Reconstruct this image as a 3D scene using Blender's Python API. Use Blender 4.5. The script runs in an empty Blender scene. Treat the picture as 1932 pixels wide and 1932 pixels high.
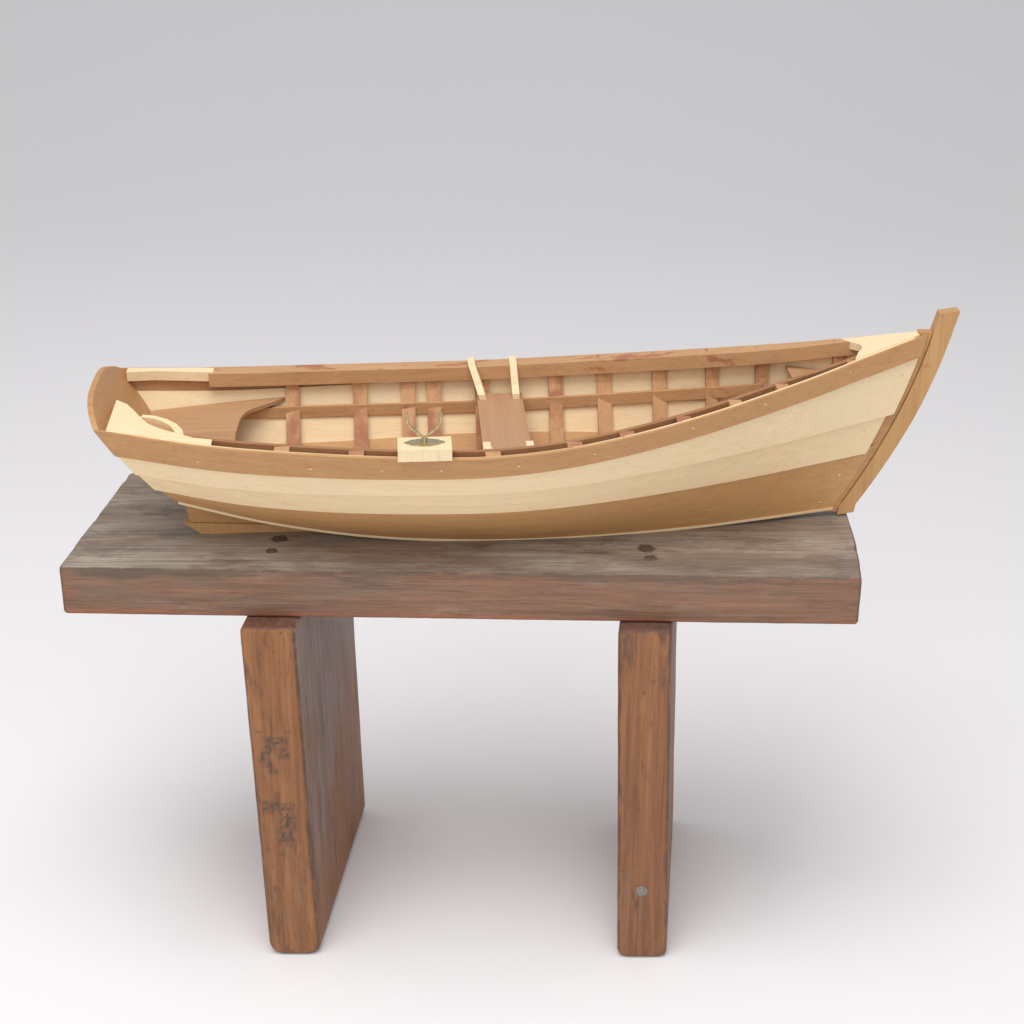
import bpy, bmesh, math, random
from mathutils import Vector, noise as mn
random.seed(4)
S = 0.01
scn = bpy.context.scene
col = scn.collection
R = math.radians

# ---------------------------------------------------------------- materials
def nt(name):
    m = bpy.data.materials.new(name); m.use_nodes = True
    t = m.node_tree; b = t.nodes['Principled BSDF']
    return m, t, b
def N(t, typ, **kw):
    n = t.nodes.new(typ)
    for k, v in kw.items(): setattr(n, k, v)
    return n
def mixc(t, fac, a, b, blend='MIX'):
    n = N(t, 'ShaderNodeMix', data_type='RGBA', blend_type=blend)
    for sock, val in ((n.inputs[0], fac), (n.inputs[6], a), (n.inputs[7], b)):
        if isinstance(val, (int, float)): sock.default_value = val
        elif isinstance(val, tuple): sock.default_value = (*val, 1)
        else: t.links.new(val, sock)
    return n.outputs[2]
def mth(t, op, a, b=None, clamp=False):
    n = N(t, 'ShaderNodeMath', operation=op); n.use_clamp = clamp
    for s_, v in ((n.inputs[0], a), (n.inputs[1], b)):
        if v is None: continue
        if isinstance(v, (int, float)): s_.default_value = v
        else: t.links.new(v, s_)
    return n.outputs[0]
def mapped(t, sc, loc=(0, 0, 0)):
    tc = N(t, 'ShaderNodeTexCoord'); mp = N(t, 'ShaderNodeMapping')
    mp.inputs['Scale'].default_value = sc; mp.inputs['Location'].default_value = loc
    t.links.new(tc.outputs['Object'], mp.inputs['Vector']); return mp.outputs[0]
def nz(t, vec, scale, detail=6, rough=.6, dist=0.0):
    n = N(t, 'ShaderNodeTexNoise'); n.inputs['Scale'].default_value = scale
    n.inputs['Detail'].default_value = detail; n.inputs['Roughness'].default_value = rough
    n.inputs['Distortion'].default_value = dist
    t.links.new(vec, n.inputs['Vector']); return n.outputs['Fac']
def ramp(t, fac, p0, p1, c0=(0, 0, 0), c1=(1, 1, 1)):
    r = N(t, 'ShaderNodeValToRGB'); r.color_ramp.elements[0].position = p0; r.color_ramp.elements[1].position = p1
    r.color_ramp.elements[0].color = (*c0, 1); r.color_ramp.elements[1].color = (*c1, 1)
    t.links.new(fac, r.inputs[0]); return r.outputs[0]
def bump(t, b, h, strength, dist=.0004):
    n = N(t, 'ShaderNodeBump'); n.inputs['Strength'].default_value = strength; n.inputs['Distance'].default_value = dist
    t.links.new(h, n.inputs['Height']); t.links.new(n.outputs[0], b.inputs['Normal'])

def model_wood(name, c_lo, c_hi, grain='X', stain=None, stain_amt=(.6, .7), rough=.5, seed=0.0, stain_sc=(75, 90, 90), mark=.35):
    m, t, b = nt(name)
    sc = {'X': (7, 340, 340), 'Y': (340, 7, 340), 'Z': (340, 340, 7)}[grain]
    g = nz(t, mapped(t, sc, (seed, seed, seed)), 1.0, 7, .68, .3)
    c = mixc(t, ramp(t, g, .34, .66), c_lo, c_hi)
    blotch = nz(t, mapped(t, (30, 30, 30), (seed, 0, 3)), 1.0, 3, .5)
    c = mixc(t, ramp(t, blotch, .3, .75), c, tuple(x * .92 for x in c_hi))
    specks = nz(t, mapped(t, (40, 1300, 1300) if grain == 'X' else (1300, 1300, 40), (seed, 5, 1)), 1.0, 2, .5)
    sp = ramp(t, specks, .58, .70)
    c = mixc(t, mixc(t, mark, (0, 0, 0), sp), c, tuple(x * .62 for x in c_lo))
    gm = nz(t, mapped(t, (70, 110, 110), (seed + 3, 2, 2)), 1.0, 3, .6)
    c = mixc(t, mixc(t, mark, (0, 0, 0), ramp(t, gm, .69, .73)), c, tuple(x * y for x, y in zip(c_lo, (.75, .6, .5))))
    if stain:
        s = nz(t, mapped(t, stain_sc, (seed, 7, 2)), 1.0, 5, .6)
        c = mixc(t, mixc(t, .75, (0, 0, 0), ramp(t, s, *stain_amt)), c, stain)
    t.links.new(c, b.inputs['Base Color'])
    rr = N(t, 'ShaderNodeMapRange'); rr.inputs[3].default_value = rough - .08; rr.inputs[4].default_value = rough + .2
    t.links.new(g, rr.inputs[0]); t.links.new(rr.outputs[0], b.inputs['Roughness'])
    b.inputs['Specular IOR Level'].default_value = .32
    bump(t, b, mth(t, 'ADD', g, mth(t, 'MULTIPLY', specks, .6)), .35, .00022)
    return m

def old_wood(name, face, top, dark, grain, top_thr=(.6, .9), face_side=None, marks=None, edge_col=(.42, .135, .055)):
    m, t, b = nt(name)
    sc = {'X': (8, 240, 240), 'Z': (240, 240, 8)}[grain]
    fine = {'X': (22, 1000, 1000), 'Z': (1000, 1000, 22)}[grain]
    g = nz(t, mapped(t, sc), 1.0, 10, .75, .35)
    f = nz(t, mapped(t, fine), 1.0, 6, .7, .2)
    geo = N(t, 'ShaderNodeNewGeometry'); sx = N(t, 'ShaderNodeSeparateXYZ'); t.links.new(geo.outputs['Normal'], sx.inputs[0])
    tc = N(t, 'ShaderNodeTexCoord'); po = N(t, 'ShaderNodeSeparateXYZ'); t.links.new(tc.outputs['Object'], po.inputs[0])
    blo = nz(t, mapped(t, (60, 60, 60), (4, 4, 4)), 1.0, 6, .65)
    cf = mixc(t, ramp(t, g, .36, .66), tuple(x * .64 for x in face), tuple(min(1, x * 1.25) for x in face))
    if grain == 'X':
        gr = nz(t, mapped(t, (14, 40, 80), (3, 3, 3)), 1.0, 6, .65)
        cf = mixc(t, mixc(t, .65, (0, 0, 0), ramp(t, gr, .43, .63)), cf, (.225, .160, .115))
        hz_ = mth(t, 'ADD', mth(t, 'MULTIPLY', mth(t, 'SUBTRACT', .2105, po.outputs[2]), 220), mth(t, 'MULTIPLY', mth(t, 'SUBTRACT', gr, .5), 4.0), True)
        cf = mixc(t, mth(t, 'MULTIPLY', hz_, .9), cf, edge_col)
        e_ = mth(t, 'ADD', mth(t, 'MULTIPLY', mth(t, 'SUBTRACT', mth(t, 'ABSOLUTE', po.outputs[0]), .198), 120), mth(t, 'MULTIPLY', mth(t, 'SUBTRACT', gr, .53), 6.0), True)
        cf = mixc(t, mth(t, 'MULTIPLY', e_, .75), cf, edge_col)
        ub = mth(t, 'ADD', mth(t, 'MULTIPLY', mth(t, 'SUBTRACT', po.outputs[2], .2285), 160), mth(t, 'MULTIPLY', mth(t, 'SUBTRACT', gr, .52), 8), True)
        cf = mixc(t, mth(t, 'MULTIPLY', ub, .6), cf, (.11, .078, .06))
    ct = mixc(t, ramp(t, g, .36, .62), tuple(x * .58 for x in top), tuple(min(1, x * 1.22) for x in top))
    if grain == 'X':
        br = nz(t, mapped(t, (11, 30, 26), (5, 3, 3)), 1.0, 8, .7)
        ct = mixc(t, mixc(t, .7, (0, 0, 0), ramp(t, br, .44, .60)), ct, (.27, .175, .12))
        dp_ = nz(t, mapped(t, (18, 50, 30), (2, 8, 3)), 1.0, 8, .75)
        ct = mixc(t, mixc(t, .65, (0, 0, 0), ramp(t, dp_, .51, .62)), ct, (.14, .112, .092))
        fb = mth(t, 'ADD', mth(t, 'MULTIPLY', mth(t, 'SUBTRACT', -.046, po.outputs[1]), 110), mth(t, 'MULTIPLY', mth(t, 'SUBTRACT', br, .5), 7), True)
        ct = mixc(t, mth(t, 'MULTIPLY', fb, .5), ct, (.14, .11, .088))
    if face_side:
        cs = mixc(t, ramp(t, g, .36, .66), tuple(x * .62 for x in face_side), tuple(x * 1.28 for x in face_side))
        big = nz(t, mapped(t, (14, 14, 10), (2, 0, 0)), 1.0, 4, .6)
        zf = mth(t, 'ADD', mth(t, 'MULTIPLY', mth(t, 'SUBTRACT', po.outputs[2], .055), 12), mth(t, 'MULTIPLY', mth(t, 'SUBTRACT', big, .5), 4), True)
        w = mth(t, 'MULTIPLY', ramp(t, sx.outputs[0], .6, .92), zf)
        cf = mixc(t, w, cf, cs)
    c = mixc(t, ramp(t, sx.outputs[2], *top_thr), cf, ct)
    c = mixc(t, mixc(t, .5, (0, 0, 0), ramp(t, f, .50, .64)), c, tuple(x * .45 for x in face))
    d = nz(t, mapped(t, (20, 90, 90) if grain == 'X' else (90, 90, 22), (1, 4, 0)), 1.0, 8, .75, .4)
    dth = (.57, .69) if grain == 'X' else (.53, .65)
    c = mixc(t, mixc(t, .62 if grain == 'X' else .75, (0, 0, 0), ramp(t, d, *dth)), c, dark)
    l = nz(t, mapped(t, (26, 110, 110) if grain == 'X' else (110, 110, 22), (8, 1, 5)), 1.0, 8, .78)
    lc = (.43, .345, .27) if grain == 'X' else (.46, .26, .135)
    c = mixc(t, mixc(t, .32, (0, 0, 0), ramp(t, l, .56, .69)), c, lc)
    if grain == 'Z':
        gp = nz(t, mapped(t, (45, 45, 16), (6, 2, 1)), 1.0, 7, .7)
        c = mixc(t, mixc(t, .45, (0, 0, 0), ramp(t, gp, .56, .66)), c, (.22, .17, .135))
        scuff = nz(t, mapped(t, (150, 150, 330), (2, 9, 1)), 1.0, 5, .7)
        c = mixc(t, mixc(t, .6, (0, 0, 0), ramp(t, scuff, .62, .69)), c, dark)
    mx = mth(t, 'MAXIMUM', mth(t, 'MAXIMUM', mth(t, 'ABSOLUTE', sx.outputs[0]), mth(t, 'ABSOLUTE', sx.outputs[1])), mth(t, 'ABSOLUTE', sx.outputs[2]))
    ed = mth(t, 'MULTIPLY', mth(t, 'SUBTRACT', .975, mx), 7, True)
    ed = mth(t, 'MULTIPLY', ed, ramp(t, blo, .38, .55))
    c = mixc(t, mth(t, 'MULTIPLY', ed, .65), c, dark)
    if marks:
        wn = N(t, 'ShaderNodeTexNoise'); wn.inputs['Scale'].default_value = 420; t.links.new(tc.outputs['Object'], wn.inputs['Vector'])
        wx = mth(t, 'ADD', po.outputs[0], mth(t, 'MULTIPLY', mth(t, 'SUBTRACT', wn.outputs['Fac'], .5), .0022))
        wz = mth(t, 'ADD', po.outputs[2], mth(t, 'MULTIPLY', mth(t, 'SUBTRACT', wn.outputs['Fac'], .5), .0035))
        acc = None
        for cx, cz, hx, hz, sl in marks:
            dx = mth(t, 'SUBTRACT', mth(t, 'SUBTRACT', wx, cx * S), mth(t, 'MULTIPLY', mth(t, 'SUBTRACT', wz, cz * S), sl))
            a = mth(t, 'SUBTRACT', 1, mth(t, 'DIVIDE', mth(t, 'ABSOLUTE', dx), hx * S))
            b2 = mth(t, 'SUBTRACT', 1, mth(t, 'DIVIDE', mth(t, 'ABSOLUTE', mth(t, 'SUBTRACT', wz, cz * S)), hz * S))
            k = mth(t, 'MULTIPLY', mth(t, 'MINIMUM', a, b2), 2.2, True)
            acc = k if acc is None else mth(t, 'MAXIMUM', acc, k)
        br = ramp(t, nz(t, mapped(t, (420, 420, 260), (1, 1, 1)), 1.0, 7, .8), .41, .56)
        fr = mth(t, 'MULTIPLY', mth(t, 'SUBTRACT', mth(t, 'MULTIPLY', sx.outputs[1], -1), .5), 4, True)
        acc = mth(t, 'MULTIPLY', mth(t, 'MULTIPLY', acc, br), fr)
        c = mixc(t, mth(t, 'MULTIPLY', acc, .85), c, (.05, .045, .042))
    t.links.new(c, b.inputs['Base Color'])
    rr = N(t, 'ShaderNodeMapRange'); rr.inputs[3].default_value = .34 if grain == 'Z' else .42; rr.inputs[4].default_value = .70
    t.links.new(g, rr.inputs[0]); t.links.new(rr.outputs[0], b.inputs['Roughness'])
    b.inputs['Specular IOR Level'].default_value = .38
    bump(t, b, mth(t, 'ADD', g, f), .7 if grain == 'X' else .45, .001)
    return m

LIGHT = model_wood('pale_basswood', (.84, .62, .355), (.92, .73, .465), 'X', rough=.45, mark=.22)
LIGHT2 = model_wood('pale_basswood_lower', (.81, .585, .325), (.89, .69, .425), 'X', rough=.45, seed=9, mark=.22)
LIGHTY = model_wood('pale_block_wood', (.84, .63, .36), (.90, .73, .47), 'Y', seed=3, rough=.5, mark=.25)
BROWN = model_wood('brown_cherry', (.42, .215, .088), (.55, .30, .130), 'X', rough=.42, seed=1.3)
BROWNL = model_wood('lower_strake_cherry', (.49, .255, .10), (.63, .35, .145), 'X', rough=.42, seed=2.3, mark=.25)
BROWNS = model_wood('brown_cherry_stained', (.46, .24, .108), (.60, .345, .17), 'X', stain=(.36, .12, .06), stain_amt=(.60, .64), seed=5, stain_sc=(26, 60, 60))
BROWND = model_wood('slot_shaded_rail_wood', (.28, .125, .055), (.40, .20, .09), 'X', seed=7)  # near inwale: stained brown, colour darkened to stand in for shade in the slots
FRAME = model_wood('frame_wood', (.46, .225, .10), (.62, .35, .17), 'Z', stain=(.34, .11, .06), stain_amt=(.45, .56), seed=2, stain_sc=(34, 20, 30))
STEM = model_wood('stem_wood', (.43, .225, .085), (.58, .335, .14), 'Z', rough=.42, seed=4)
SEATW = model_wood('thwart_wood', (.42, .22, .115), (.52, .30, .165), 'Y', rough=.5, seed=6)
SEATX = model_wood('stern_seat_wood', (.42, .22, .105), (.52, .30, .155), 'X', rough=.5, seed=8)
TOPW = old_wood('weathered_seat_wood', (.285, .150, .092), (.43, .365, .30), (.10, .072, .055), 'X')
LM = [(-9.75, 13.95, .75, .3, 0), (-10.3, 13.2, .34, .75, .5), (-10.15, 12.3, .34, .6, -.6), (-9.35, 13.2, .3, .5, 0),
      (-10.4, 9.8, .4, .5, 0), (-9.6, 9.8, .8, .32, 0), (-9.35, 8.9, .55, .75, 0), (-9.55, 7.9, .55, .42, 0)]
LEGW = old_wood('worn_leg_wood', (.325, .138, .054), (.16, .07, .045), (.08, .045, .03), 'Z', face_side=(.29, .215, .18), marks=LM)
LEGW2 = old_wood('worn_leg_wood_plain', (.305, .130, .055), (.16, .07, .045), (.085, .05, .036), 'Z', face_side=(.27, .14, .09))
def metal(name, c, r):
    m, t, b = nt(name)
    n = nz(t, mapped(t, (900, 900, 900)), 1.0, 3, .5)
    t.links.new(mixc(t, ramp(t, n, .35, .65), tuple(x * .6 for x in c), c), b.inputs['Base Color'])
    b.inputs['Metallic'].default_value = .85; b.inputs['Roughness'].default_value = r
    return m
BRASS = metal('aged_brass', (.70, .60, .36), .3)
IRON = metal('old_nail_iron', (.30, .25, .21), .55)
HOLE = model_wood('stained_hole_wood', (.09, .06, .048), (.15, .11, .085), 'X')
RIVET = metal('copper_rivet', (.85, .66, .42), .4)

# ---------------------------------------------------------------- mesh helpers
def empty(name, loc, rz=0):
    o = bpy.data.objects.new(name, None); col.objects.link(o)
    o.location = loc; o.rotation_euler = (0, 0, rz); o.empty_display_size = .02
    return o
def build(name, bm, mat, parent=None, smooth=True, ang=30):
    bmesh.ops.recalc_face_normals(bm, faces=bm.faces)
    for v in bm.verts: v.co *= S
    me = bpy.data.meshes.new(name); bm.to_mesh(me); bm.free()
    me.materials.append(mat)
    if smooth:
        for p in me.polygons: p.use_smooth = True
        try: me.set_sharp_from_angle(angle=R(ang))
        except Exception: pass
    o = bpy.data.objects.new(name, me); col.objects.link(o)
    if parent: o.parent = parent
    return o
def prism(bm, ring_a, ring_b):
    a = [bm.verts.new(p) for p in ring_a]; b = [bm.verts.new(p) for p in ring_b]
    n = len(a)
    bm.faces.new(a); bm.faces.new(b[::-1])
    for i in range(n): bm.faces.new((a[i], b[i], b[(i + 1) % n], a[(i + 1) % n]))
def loft(bm, rings, closed_ring=True, caps=True):
    vs = [[bm.verts.new(p) for p in r] for r in rings]
    n = len(vs[0])
    for a, b in zip(vs, vs[1:]):
        for i in range(n if closed_ring else n - 1):
            bm.faces.new((a[i], a[(i + 1) % n], b[(i + 1) % n], b[i]))
    if caps: bm.faces.new(vs[0][::-1]); bm.faces.new(vs[-1])
def bevel(bm, w, seg=2):
    bmesh.ops.bevel(bm, geom=[e for e in bm.edges if len(e.link_faces) == 2 and e.calc_face_angle(0) > R(40)], offset=w, segments=seg, affect='EDGES', clamp_overlap=True)
def tube(bm, pts, r, n=10):
    rings = []
    for i, p in enumerate(pts):
        p = Vector(p); a = Vector(pts[max(i - 1, 0)]); b = Vector(pts[min(i + 1, len(pts) - 1)])
        d = (b - a).normalized(); u = d.cross(Vector((0, 1, .13))).normalized(); v = d.cross(u)
        rings.append([p + r * (math.cos(2 * math.pi * k / n) * u + math.sin(2 * math.pi * k / n) * v) for k in range(n)])
    loft(bm, rings)
def interp(tab, x, k=1):
    xs = [r[0] for r in tab]; n = len(tab)
    if x <= xs[0]: i = 0
    elif x >= xs[-1]: i = n - 2
    else: i = max(j for j in range(n - 1) if xs[j] <= x)
    x0, x1 = xs[i], xs[i + 1]; y0, y1 = tab[i][k], tab[i + 1][k]
    def m(j):
        if j == 0: return (tab[1][k] - tab[0][k]) / (xs[1] - xs[0])
        if j == n - 1: return (tab[-1][k] - tab[-2][k]) / (xs[-1] - xs[-2])
        return (tab[j + 1][k] - tab[j - 1][k]) / (xs[j + 1] - xs[j - 1])
    h = x1 - x0; t = max(0, min(1, (x - x0) / h))
    return ((2*t**3 - 3*t*t + 1) * y0 + (t**3 - 2*t*t + t) * h * m(i) + (-2*t**3 + 3*t*t) * y1 + (t**3 - t*t) * h * m(i + 1))

# ---------------------------------------------------------------- backdrop sweep
bm = bmesh.new()
prof = [(-150, 0), (60, 0), (215, 0)]
r_ = 200
for k in range(1, 25):
    a = R(90) * k / 24
    prof.append((215 + r_ * math.sin(a), r_ - r_ * math.cos(a)))
prof += [(415, 300), (415, 420)]
loft(bm, [[(x, y, z) for (y, z) in prof] for x in (-350, 0, 350)], closed_ring=False, caps=False)
m, t, b = nt('studio_paper'); b.inputs['Roughness'].default_value = .9; b.inputs['Specular IOR Level'].default_value = .1
n = nz(t, mapped(t, (3, 3, 3)), 1.0, 3, .5)
t.links.new(mixc(t, n, (.885, .873, .887), (.90, .888, .902)), b.inputs['Base Color'])
bd = build('backdrop', bm, m, smooth=True, ang=60)
bd['kind'] = 'structure'

# ---------------------------------------------------------------- stool
H = 23.3; H0 = 20.6
stool = empty('wooden_stool', (-.025, .876, 0))
stool['label'] = 'weathered wooden stool with thick plank seat on two broad board legs'
stool['category'] = 'stool'
OX, OY = -2.5, 87.6
def seat():
    bm = bmesh.new()
    c = [(-22.95, 82.15), (17.5, 80.95), (18.0, 89.3), (-21.5, 94.0)]
    pts = []
    nseg = [110, 26, 110, 30]
    rad = [.35, .3, .6, .4]
    for k in range(4):
        a = Vector(c[k]); b = Vector(c[(k + 1) % 4]); d = (b - a); L = d.length
        ra, rb = rad[k], rad[(k + 1) % 4]
        nrm = Vector((d.y, -d.x)).normalized()
        for i in range(nseg[k]):
            f = ra / L + (1 - (ra + rb) / L) * i / (nseg[k] - 1)
            p = a + d * f
            am = .03 if k in (0, 2) else .06
            w = mn.noise(Vector((p.x * .3, p.y * .3, 1.7))) * am + mn.noise(Vector((p.x * 2.2, p.y * 2.2, 4))) * .02
            if k == 1: w += .12 * math.sin(math.pi * f)
            pts.append(p + nrm * w)
        nb = c[(k + 1) % 4]; nc = Vector(c[(k + 2) % 4]) - b
        q0 = b - d.normalized() * rb; q1 = b + nc.normalized() * rb
        for tt in (.25, .5, .75):
            pts.append(q0 * (1 - tt)**2 + b * 2 * tt * (1 - tt) + q1 * tt * tt)
    T = H; rings = []
    for z, a in ((H0, .14), (H0 + .06, .04), (H0 + .18, .0), (H0 + .9, 0), (H0 + 1.6, 0), (T - .3, 0), (T - .12, .02), (T - .04, .07), (T, .16)):
        ring = []
        for i, p in enumerate(pts):
            j = mn.noise(Vector((p.x * 1.2, p.y * 1.2, z * 1.2))) * .015
            chip = max(0, mn.noise(Vector((p.x * .8, p.y * .8, 9))) - .25) * .9
            k = a * (1 + (chip * 3 if z > T - .5 else 0)) + j
            zz = z
            if T - .2 < z < T - .01: zz = z - chip * .25
            ring.append(((p.x - OX) * (1 - k / 20.2), (p.y - OY) * (1 - k / 6.0), zz))
        rings.append(ring)
    loft(bm, rings)
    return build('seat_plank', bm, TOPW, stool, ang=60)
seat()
def leg(xb0, xb1, xt0, xt1, y0, y1, shift, mat, rb=.75, rt=.3):
    bm = bmesh.new()
    Ht = 20.57
    out = []
    for (fx, fz, cx, cz, r, a0) in ((0, 0, 1, 1, rb, 180), (1, 0, -1, 1, rb * .8, 270), (1, 1, -1, -1, rt, 0), (0, 1, 1, -1, rt, 90)):
        for k in range(6):
            a = R(a0 + 90 * k / 5)
            out.append((fx, fz, cx * r + r * math.cos(a), cz * r + r * math.sin(a), cx, cz))
        if (fx, fz) == (1, 0): out += [(1, .05 * q, 0, 0, -1, 0) for q in range(1, 19)]
        if (fx, fz) == (0, 1): out += [(0, 1 - .05 * q, 0, 0, 1, 0) for q in range(1, 19)]
    rings = []
    for y, ins in ((y0, .24), (y0 + .04, .13), (y0 + .12, .05), (y0 + .26, .0), (y0 + 4, 0), (y0 + 8, 0), (y1 - .25, 0), (y1 - .05, .12), (y1, .3)):
        sh = shift * (y - y0) / (y1 - y0)
        ring = []
        for fx, fz, dx, dz, cx, cz in out:
            z = fz * Ht + dz + (ins * cz if cz else 0); f = z / Ht
            wob = mn.noise(Vector((fx * 9 + y * .1, z * .2, y0))) * .03 + mn.noise(Vector((fx * 9, z * 1.3, y0))) * .02
            xl = xb0 + (xt0 - xb0) * f; xr = xb1 + (xt1 - xb1) * f
            insx = ins * (1 + .6 * mn.noise(Vector((fx * 5, z * .9, 3))))
            x = (xl if fx == 0 else xr) + dx + sh + insx * cx + wob
            ring.append((x - OX, y - OY, max(z, 0)))
        rings.append(ring)
    loft(bm, rings)
    return build('leg', bm, mat, stool, ang=50)
leg(-13.36, -10.6, -13.8, -10.95, 80.7, 94.6, 1.55, LEGW)
leg(5.8, 8.5, 5.3, 8.05, 80.45, 93.5, 1.4, LEGW2, rb=.5)
def nail_top(x, y, r, z=H):
    bm = bmesh.new()
    loft(bm, [[(x - OX + rr * math.cos(2*math.pi*k/18) * (1 + .2*math.sin(3*k + x)), y - OY + rr * math.sin(2*math.pi*k/18) * (1 + .15*math.cos(2*k)), z + zz) for k in range(18)] for rr, zz in ((r, -.05), (r, .006))])
    hole = build('nail', bm, HOLE, stool, smooth=False)
    bm = bmesh.new(); h = r * .7
    loft(bm, [[(x - OX + rr * math.cos(2*math.pi*k/14), y - OY + rr * math.sin(2*math.pi*k/14), z + zz) for k in range(14)] for rr, zz in ((h, -.05), (h, .015), (h * .8, .03), (h * .2, .028))])
    build('nail_head', bm, IRON, hole)
    for a in (.5, .5 + math.pi / 2):
        bm = bmesh.new(); d = Vector((math.cos(a), math.sin(a), 0)); e = Vector((-d.y, d.x, 0)); c0 = Vector((x - OX, y - OY, 0))
        q = [c0 + d * h * .6 + e * .025, c0 - d * h * .6 + e * .025, c0 - d * h * .6 - e * .025, c0 + d * h * .6 - e * .025]
        dz = .034 if a < 1 else .038
        prism(bm, [(p.x, p.y, z + dz) for p in q], [(p.x, p.y, z + dz - .02) for p in q]); build('screw_slot', bm, HOLE, hole, smooth=False)
for x, y, r in ((-12.1, 85.4, .42), (-12.35, 84.0, .30), (6.9, 84.3, .45), (7.05, 83.2, .33)): nail_top(x, y, r)
bm = bmesh.new()
loft(bm, [[(7.0 - OX + rr * math.cos(2*math.pi*k/14), 80.45 - OY - d, 4.55 + rr * math.sin(2*math.pi*k/14)) for k in range(14)] for rr, d in ((.33, -.1), (.33, .03), (.2, .07))])
build('nail', bm, metal('bright_nail', (.36, .31, .28), .5), stool)

# ---------------------------------------------------------------- boat
boat = empty('model_rowboat', (0, .873, .233), R(3.6))
boat['label'] = 'small wooden model rowboat with two-tone lapped planks and open ribbed interior'
boat['category'] = 'model boat'
XE = 21.3
SH = [(-20.6, 4.25, 7.65), (-15, 5.4, 7.1), (-10, 6.1, 6.85), (-5, 6.55, 6.7), (-1, 6.65, 6.7), (3.3, 6.2, 7.0), (8.7, 4.85, 7.7), (14.4, 2.85, 8.7), (17.7, 1.6, 9.4), (XE, .3, 10.2)]
CH = [(-17.2, 1.45, 2.4), (-12.7, 1.6, 1.2), (-7.4, 1.75, .32), (-1.8, 1.95, .02), (3.7, 1.85, .02), (9.3, 1.35, .12), (13.5, .75, .28), (17.1, .28, .5)]
KN = [[0, .31, .53, .77, 1], [0, .475, .70, .875, 1], [0, .37, .59, .915, 1]]
def knot(k, u):
    return interp([(0, KN[0][k]), (.45, KN[1][k]), (1, KN[2][k])], u)
def raw(u, t):
    xs = -20.6 + (XE + 20.6) * u; xc = -17.2 + 34.3 * u
    bs, zs = interp(SH, xs, 1), interp(SH, xs, 2); bc, zc = interp(CH, xc, 1), interp(CH, xc, 2)
    g = 4 * t * (1 - t)
    bl = interp([(0, .55), (.45, .55), (.8, .3), (1, 0)], u)
    X = xc + (xs - xc) * t + .48 * g * max(0, (u - .5) / .5) ** 2
    return X, bc + (bs - bc) * t + bl * g, zc + (zs - zc) * t
def Q(u, t, off=0.0, side=-1):
    X, b, z = raw(u, t)
    if off:
        _, b0, z0 = raw(u, t - .01); _, b1, z1 = raw(u, t + .01)
        db, dz = b1 - b0, z1 - z0; l = math.hypot(db, dz)
        b += off * dz / l; z -= off * db / l
    return Vector((X, side * b, z))
TH = .17
def strake(bm, k, side, proud=0.0, uend=1.0):
    rings = []
    NU = 90
    for i in range(NU + 1):
        u = uend * i / NU
        t0, t1 = knot(k, u), knot(k + 1, u)
        lo = t0 - (.03 if k > 0 else 0)
        outer, inner = [], []
        for j in range(5):
            f = j / 4; t_ = lo + (t1 - lo) * f
            o = (TH * 1.15 * (1 - f) if k > 0 else 0.0) + proud
            outer.append(Q(u, t_, o, side)); inner.append(Q(u, t_, o - TH, side))
        rings.append(outer + inner[::-1])
    loft(bm, rings)
bm = bmesh.new()
for sd in (-1, 1): strake(bm, 2, sd, 0, .998)
hull = build('hull', bm, LIGHT, boat, ang=25)
hull['label'] = 'pale upper hull planks'
for sd in (-1, 1):
    bm = bmesh.new(); strake(bm, 1, sd, 0, .989); build('middle_strake', bm, LIGHT2, hull, ang=25)
    bm = bmesh.new(); strake(bm, 0, sd, 0, .998); build('bottom_strake', bm, BROWNL, hull, ang=25)
    bm = bmesh.new(); strake(bm, 3, sd, .03, .999); build('sheer_strake', bm, BROWN, hull, ang=25)
def rivet(u, t, off, par):
    p = Q(u, t, off, -1); bm = bmesh.new()
    d = (Q(u, t, off + .1, -1) - p).normalized(); a = d.cross(Vector((1, 0, 0))).normalized(); b_ = d.cross(a)
    loft(bm, [[p + rr * (a * math.cos(2*math.pi*k/10) + b_ * math.sin(2*math.pi*k/10)) + d * e for k in range(10)] for rr, e in ((.075, -.03), (.075, .01), (.04, .025))])
    build('rivet', bm, RIVET, par)
for u in (.11, .245, .33, .40, .49, .58, .70, .79, .90): rivet(u, knot(3, u) + .045, TH * .65 + .03, boat)
for u, t in ((.97, .05), (.97, .22), (.02, .06), (.965, .5), (.98, .64), (.982, .8)): rivet(u, t, .06 if t > .3 else 0, boat)

# bottom board
bm = bmesh.new(); rings = []
for i in range(61):
    xc = -17.2 + 34.3 * i / 60; b, z = interp(CH, xc, 1) + .06, interp(CH, xc, 2)
    rings.append([(xc, -b, z), (xc, -b, z + .06), (xc, b, z + .06), (xc, b, z), (xc, b - .05, z - .1), (xc, -b + .05, z - .1)])
loft(bm, rings); build('bottom_board', bm, LIGHT, boat)

def solve_u(X, t):
    a, b = 0.0, 1.0
    for _ in range(30):
        m_ = (a + b) / 2
        if raw(m_, t)[0] < X: a = m_
        else: b = m_
    return (a + b) / 2
def SP(X, t, off, side):
    return Q(solve_u(X, t), t, off, side)
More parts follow.
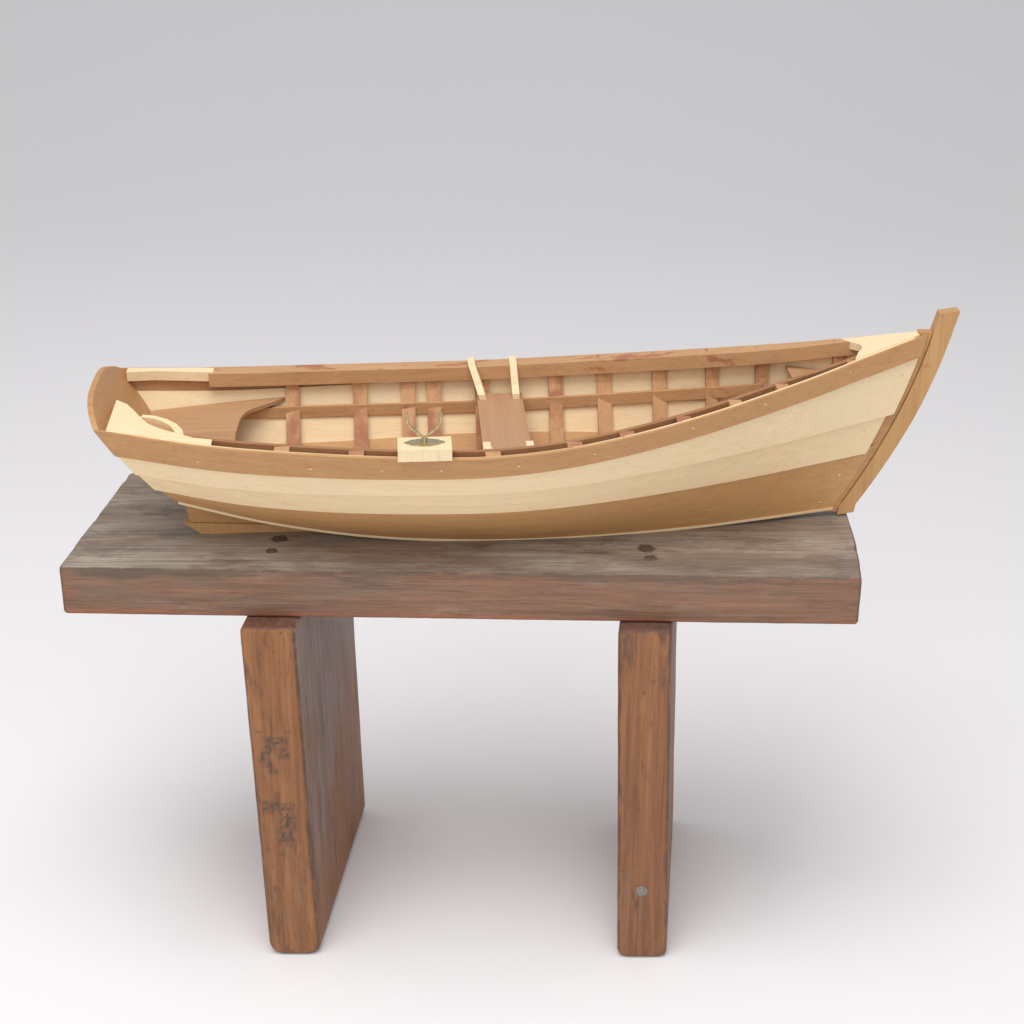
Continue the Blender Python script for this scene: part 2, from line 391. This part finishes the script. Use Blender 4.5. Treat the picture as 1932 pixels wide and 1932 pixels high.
# ribs
GAP = .84
FX = [-11.5, -7.9, -5.3, -3.9, -1.3, 2.7, 5.3, 8.2, 10.9, 13.4, 17.2]
for X in FX:
    w = .37 if X < 9 else .32
    bm = bmesh.new(); o, i_ = [], []
    dep = GAP if X < 14 else .5
    for t_ in (1.0, .9, .8, .7, .6, .5, .4, .3, .2, .1):
        dd = .45 + (dep - .45) * max(0, (t_ - .8) / .2)
        o.append(SP(X, t_, -.1, 1)); i_.append(SP(X, t_, -dd, 1))
    zc = interp(CH, X, 2)
    o.append(Vector((X, interp(CH, X, 1) * .85, zc + .07))); i_.append(Vector((X, max(.05, interp(CH, X, 1) - .3), zc + .55)))
    o, i_ = o + [Vector((p.x, -p.y, p.z)) for p in o[::-1]], i_ + [Vector((p.x, -p.y, p.z)) for p in i_[::-1]]
    for p in (o[0], o[-1]): p.z -= .01
    for p in (i_[0], i_[-1]): p.z = o[0].z + .0
    rings = []
    for a, b in zip(o, i_):
        rings.append([Vector((X - w, a.y, a.z)), Vector((X + w, a.y, a.z)), Vector((X + w, b.y, b.z)), Vector((X - w, b.y, b.z))])
    loft(bm, rings); build('rib', bm, FRAME, boat, smooth=False)

def rail(name, X0, X1, off, w, h, zoff, mat, side, n=70, zt=None):
    bm = bmesh.new(); pts = []
    for i in range(n + 1):
        X = X0 + (X1 - X0) * i / n
        of = off(X) if callable(off) else off
        if zt is None:
            p = SP(X, 1.0, 0, side); y = abs(p.y) - of; z = p.z + zoff
        else:
            tz = SP(X, 1.0, 0, side).z - zt(X)
            lo, hi = 0.0, 1.0
            for _ in range(16):
                m_ = (lo + hi) / 2
                if SP(X, m_, 0, side).z < tz: lo = m_
                else: hi = m_
            p = SP(X, lo, 0, side); y = abs(p.y) - of; z = tz
        pts.append(Vector((X, side * max(y, .02), z)))
    rings = []
    for i, p in enumerate(pts):
        d = pts[min(i + 1, n)] - pts[max(i - 1, 0)]; nn = Vector((-d.y, d.x, 0)).normalized()
        ww = w(p.x) if callable(w) else w
        rings.append([p + nn * ww / 2, p + nn * ww / 2 - Vector((0, 0, h)), p - nn * ww / 2 - Vector((0, 0, h)), p - nn * ww / 2])
    loft(bm, rings); return build(name, bm, mat, boat, ang=30)
def in_off(X): return (GAP if X < 13 else GAP - (GAP - .5) * min(1, (X - 13) / 4)) + .13
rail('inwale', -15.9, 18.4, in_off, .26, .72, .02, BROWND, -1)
rail('gunwale_strip', -20.0, 20.6, .14, .1, .3, .035, LIGHT, -1)
def fw(X): return in_off(X) + .13 - .03
rail('inwale', -15.9, 18.4, lambda X: fw(X) / 2 + .02, fw, .74, .05, BROWNS, 1)
for sd in (-1, 1):
    rail('seat_riser', -16.8, 13.4, .45 + .11, .22, .6, 0, BROWNS, sd, n=40, zt=lambda X: 1.8)

# thwart
bm = bmesh.new()
zt_ = 5.3
prism(bm, [(-1.6, -5.3, zt_), (.85, -5.3, zt_), (.85, 5.3, zt_), (-1.6, 5.3, zt_)], [(-1.6, -5.3, zt_ - .25), (.85, -5.3, zt_ - .25), (.85, 5.3, zt_ - .25), (-1.6, 5.3, zt_ - .25)])
bevel(bm, .04); thw = build('thwart', bm, SEATW, boat)
def tknee(xf, xt_, side):
    bm = bmesh.new()
    if side > 0: poly = [(4.35, 5.31), (5.5, 5.31), (5.5, 6.8), (6.45, 6.8), (6.45, 7.0), (5.35, 7.02), (5.0, 6.45), (4.75, 6.0), (4.5, 5.75), (4.35, 5.6)]
    else: poly = [(2.9, 5.31), (5.5, 5.31), (5.5, 6.7), (5.3, 6.7), (4.95, 6.3), (4.4, 6.0), (3.0, 6.0), (2.9, 5.9)]
    def P(y, z, dx): f = (z - 5.39) / 1.6; return (xf + (xt_ - xf) * f + dx, side * y, z)
    prism(bm, [P(y, z, -.19) for y, z in poly], [P(y, z, .19) for y, z in poly])
    bevel(bm, .03, 1); build('knee', bm, LIGHTY, boat, smooth=False)
tknee(-1.3, -1.85, 1); tknee(.5, .4, 1); tknee(-1.45, -1.5, -1); tknee(.68, .7, -1)

# stern seat
def hullb(X, z, o=-.3):
    lo, hi = 0.0, 1.0
    for _ in range(16):
        m_ = (lo + hi) / 2
        if SP(X, m_, 0, 1).z < z: lo = m_
        else: hi = m_
    return SP(X, lo, o, 1).y
FR = [(-14.2, 0), (-14.1, 2.2), (-13.95, 2.9), (-13.7, 3.4), (-13.25, 3.8), (-12.7, 4.2), (-12.1, 4.75), (-11.6, 5.3), (-11.5, 5.5)]
zz = 5.5
bm = bmesh.new(); rings = []
M_ = 28
ymax = hullb(-12.2, zz)
for i in range(-M_, M_ + 1):
    f = i / M_; s_ = 1 if f >= 0 else -1
    yf = abs(f) * ymax
    xf = interp([(y, x) for x, y in FR], min(yf, 5.5))
    xb = -18.9
    row = []
    for j in range(7):
        X = xb + (xf - xb) * j / 6
        row.append((X, s_ * yf * hullb(X, zz) / ymax))
    rings.append([(x, y, zz) for x, y in row] + [(x, y, zz - .2) for x, y in row[::-1]])
loft(bm, rings)
build('stern_seat', bm, SEATX, boat, smooth=False)
bm = bmesh.new(); zz = 7.7; rings = []
for X in (14.6, 15.5, 16.5, 17.5, 18.2):
    y = hullb(X, zz); rings.append([(X, -y, zz), (X, y, zz), (X, y, zz - .2), (X, -y, zz - .2)])
loft(bm, rings); build('bow_seat', bm, SEATX, boat, smooth=False)

# transom
bm = bmesh.new()
def tx(z): return -17.2 - 3.4 * (z - 2.4) / 5.25
ring = []
for i in range(13): p = Q(0, i / 12, -.05); ring.append((p.y, p.z))
for i in range(1, 40):
    a = -math.cos(math.pi * i / 40); ring.append((4.2 * a, 7.65 + .85 * (1 - abs(a) ** 3.2)))
for i in range(12, -1, -1): p = Q(0, i / 12, -.05, 1); ring.append((p.y, p.z))
prism(bm, [(tx(z) - .03, y, z) for y, z in ring], [(tx(z) + .25, y, z) for y, z in ring])
bevel(bm, .03, 1); tr = build('transom', bm, BROWN, boat, smooth=False)

def plate(name, poly, z0, z1, mat, par=None):
    bm = bmesh.new()
    prism(bm, [(x, y, z0(x)) for x, y in poly], [(x, y, z1(x)) for x, y in poly])
    bevel(bm, .04, 2); return build(name, bm, mat, par or boat, smooth=False)
sz = lambda X: interp(SH, X, 2)
def sb(X): return interp(SH, X, 1)
edge = [(X, -(sb(X) - .2)) for X in (-20.0, -18.5, -17.5, -16.5, -15.6, -14.9)]
qk = plate('quarter_knee', edge + [(-14.9, -(sb(-14.9) - .85)), (-15.8, -4.45), (-16.6, -4.05), (-17.4, -3.65), (-18.1, -3.1), (-18.55, -2.4), (-18.95, -1.6), (-19.4, -.8), (-20.0, -.3)], lambda x: sz(x) - .35, lambda x: sz(x) + .06, LIGHT)
# low arched piece behind the near knee
arc = [(-18.6, -1.3), (-18.0, -1.35), (-17.4, -1.65), (-16.85, -2.2), (-16.5, -2.9), (-16.35, -3.7), (-16.4, -4.3)]
arc_in = [(-17.2, -4.0), (-16.75, -3.6), (-16.9, -3.0), (-17.2, -2.4), (-17.65, -1.95), (-18.1, -1.7), (-18.7, -1.7)]
plate('knee_lip', arc + arc_in, lambda x: sz(x) - .5, lambda x: sz(x) - .22, LIGHT, qk)
plate('knee_web', [(-18.75, -1.75), (-18.1, -1.72), (-17.66, -1.97), (-17.22, -2.42), (-16.92, -3.0), (-16.77, -3.6), (-17.2, -3.98), (-18.2, -3.3)], lambda x: sz(x) - .6, lambda x: sz(x) - .45, SEATX, qk)
edge = [(X, (sb(X) - .2)) for X in (-20.0, -18.5, -17.5, -16.5, -15.6)]
plate('quarter_knee', edge + [(-15.6, sb(-15.6) - .9), (-17, sb(-17) - .75), (-18.6, sb(-18.6) - .65), (-20.0, sb(-20.0) - .8)], lambda x: sz(x) - .45, lambda x: sz(x) + .06, LIGHT)
xs = (21.0, 20, 19, 18, 17.3)
plate('breasthook', [(x, -(sb(x) - .2)) for x in xs] + [(17.6, -.8), (17.95, -.25), (17.95, .25), (17.6, .8)] + [(x, sb(x) - .2) for x in xs[::-1]], lambda x: sz(x) - .3, lambda x: sz(x) + .09, LIGHT)

# stem
def stemx(z):
    t_ = max(0, min(1.0, (z - .5) / 9.7)); x = raw(1, t_)[0]
    if z > 10.2: x += (z - 10.2) * .25
    return x
def stem(name, a, b, hw, z0, z1, mat, slant=0, foot=.7):
    bm = bmesh.new(); L = []
    for i in range(25):
        z = z0 + (z1 - z0) * i / 24
        L.append((stemx(z), z, foot + (1 - foot) * min(1, (i / 24) * 2.0)))
    ra = [(x + a, z) for x, z, k in L]; rb = [(x + a + (b - a) * k, z + slant * (b - a)) for x, z, k in L]
    poly = ra + rb[::-1]
    prism(bm, [(x, -hw, z) for x, z in poly], [(x, hw, z) for x, z in poly])
    bevel(bm, .03, 1); return build(name, bm, mat, boat, smooth=False)
stem('inner_stem', -.45, .22, .25, .3, 10.3, BROWN, 0, 1)
stem('outer_stem', .255, 1.25, .34, .14, 11.3, STEM, .12, .88)

# skeg
bm = bmesh.new()
top = [(X, interp(CH, X, 2) - .08) for X in (-6, -8, -10, -12, -14, -16, -17.15)]
poly = top + [(-16.85, .68), (-6.5, .12)]
prism(bm, [(x, -.22, z) for x, z in poly], [(x, .22, z) for x, z in poly]); sk = build('skeg', bm, BROWN, boat, smooth=False)
bm = bmesh.new()
poly = [(-17.2, .68), (-16.3, .0), (-6.5, .0), (-6.5, .1)]
prism(bm, [(x, -.3, z) for x, z in poly], [(x, .3, z) for x, z in poly]); build('skeg_shoe', bm, STEM, sk, smooth=False)

# oarlock
bm = bmesh.new()
x0, x1, y0, y1, z0, z1 = -5.9, -3.3, -6.95, -5.35, 6.75, 7.35
prism(bm, [(x0, y0, z0), (x1, y0, z0), (x1, y1, z0), (x0, y1, z0)], [(x0, y0, z1), (x1, y0, z1), (x1, y1, z1), (x0, y1, z1)])
bevel(bm, .03, 1); blk = build('oarlock_block', bm, LIGHTY, boat, smooth=False)
cx, cy = -4.6, -6.1
bm = bmesh.new()
dp = [(-1.0, 0), (-.65, -.3), (-.2, -.45), (.2, -.45), (.65, -.3), (1.0, 0), (.65, .3), (.2, .45), (-.2, .45), (-.65, .3)]
prism(bm, [(cx + x, cy + y, z1 + .003) for x, y in dp], [(cx + x, cy + y, z1 + .05) for x, y in dp]); build('oarlock_plate', bm, BRASS, blk, smooth=False)
bm = bmesh.new()
tube(bm, [(cx, cy, z1 - .1), (cx, cy, z1 + .28)], .12, 12)
for s in (-1, 1):
    tube(bm, [(cx, cy, z1 + .2), (cx + s * .12, cy, z1 + .36), (cx + s * .4, cy, z1 + .6), (cx + s * .68, cy, z1 + .88), (cx + s * .8, cy, z1 + 1.12), (cx + s * .84, cy, z1 + 1.6)], .068, 10)
build('oarlock', bm, BRASS, blk, ang=60)

# ---------------------------------------------------------------- light
w = bpy.data.worlds.new('World'); scn.world = w; w.use_nodes = True
w.node_tree.nodes['Background'].inputs[0].default_value = (.98, .98, 1, 1)
w.node_tree.nodes['Background'].inputs[1].default_value = .44
def area(name, loc, tgt, size, power, c=(1, 1, 1)):
    l = bpy.data.lights.new(name, 'AREA'); l.shape = 'SQUARE'; l.size = size; l.energy = power; l.color = c
    o = bpy.data.objects.new(name, l); col.objects.link(o); o.location = loc
    o.rotation_euler = (Vector(tgt) - Vector(loc)).to_track_quat('-Z', 'Y').to_euler(); return o
area('softbox_lamp', (-.2, .5, 1.7), (-.05, .9, .1), 1.1, 18.5, (1, .99, .98))
area('front_softbox_lamp', (-.1, -.9, 1.2), (0, .9, .2), 2.4, 17, (1, .985, .965))

cd = bpy.data.cameras.new('Camera'); cam = bpy.data.objects.new('Camera', cd); col.objects.link(cam)
cam.location = (0, 0, .654); cam.rotation_euler = (R(90 - 25.4), 0, 0)
cd.lens = 64.3; cd.sensor_width = 36; cd.clip_start = .01; cd.clip_end = 50
scn.camera = cam
scn.view_settings.view_transform = 'Standard'; scn.view_settings.look = 'None'; scn.view_settings.exposure = 0
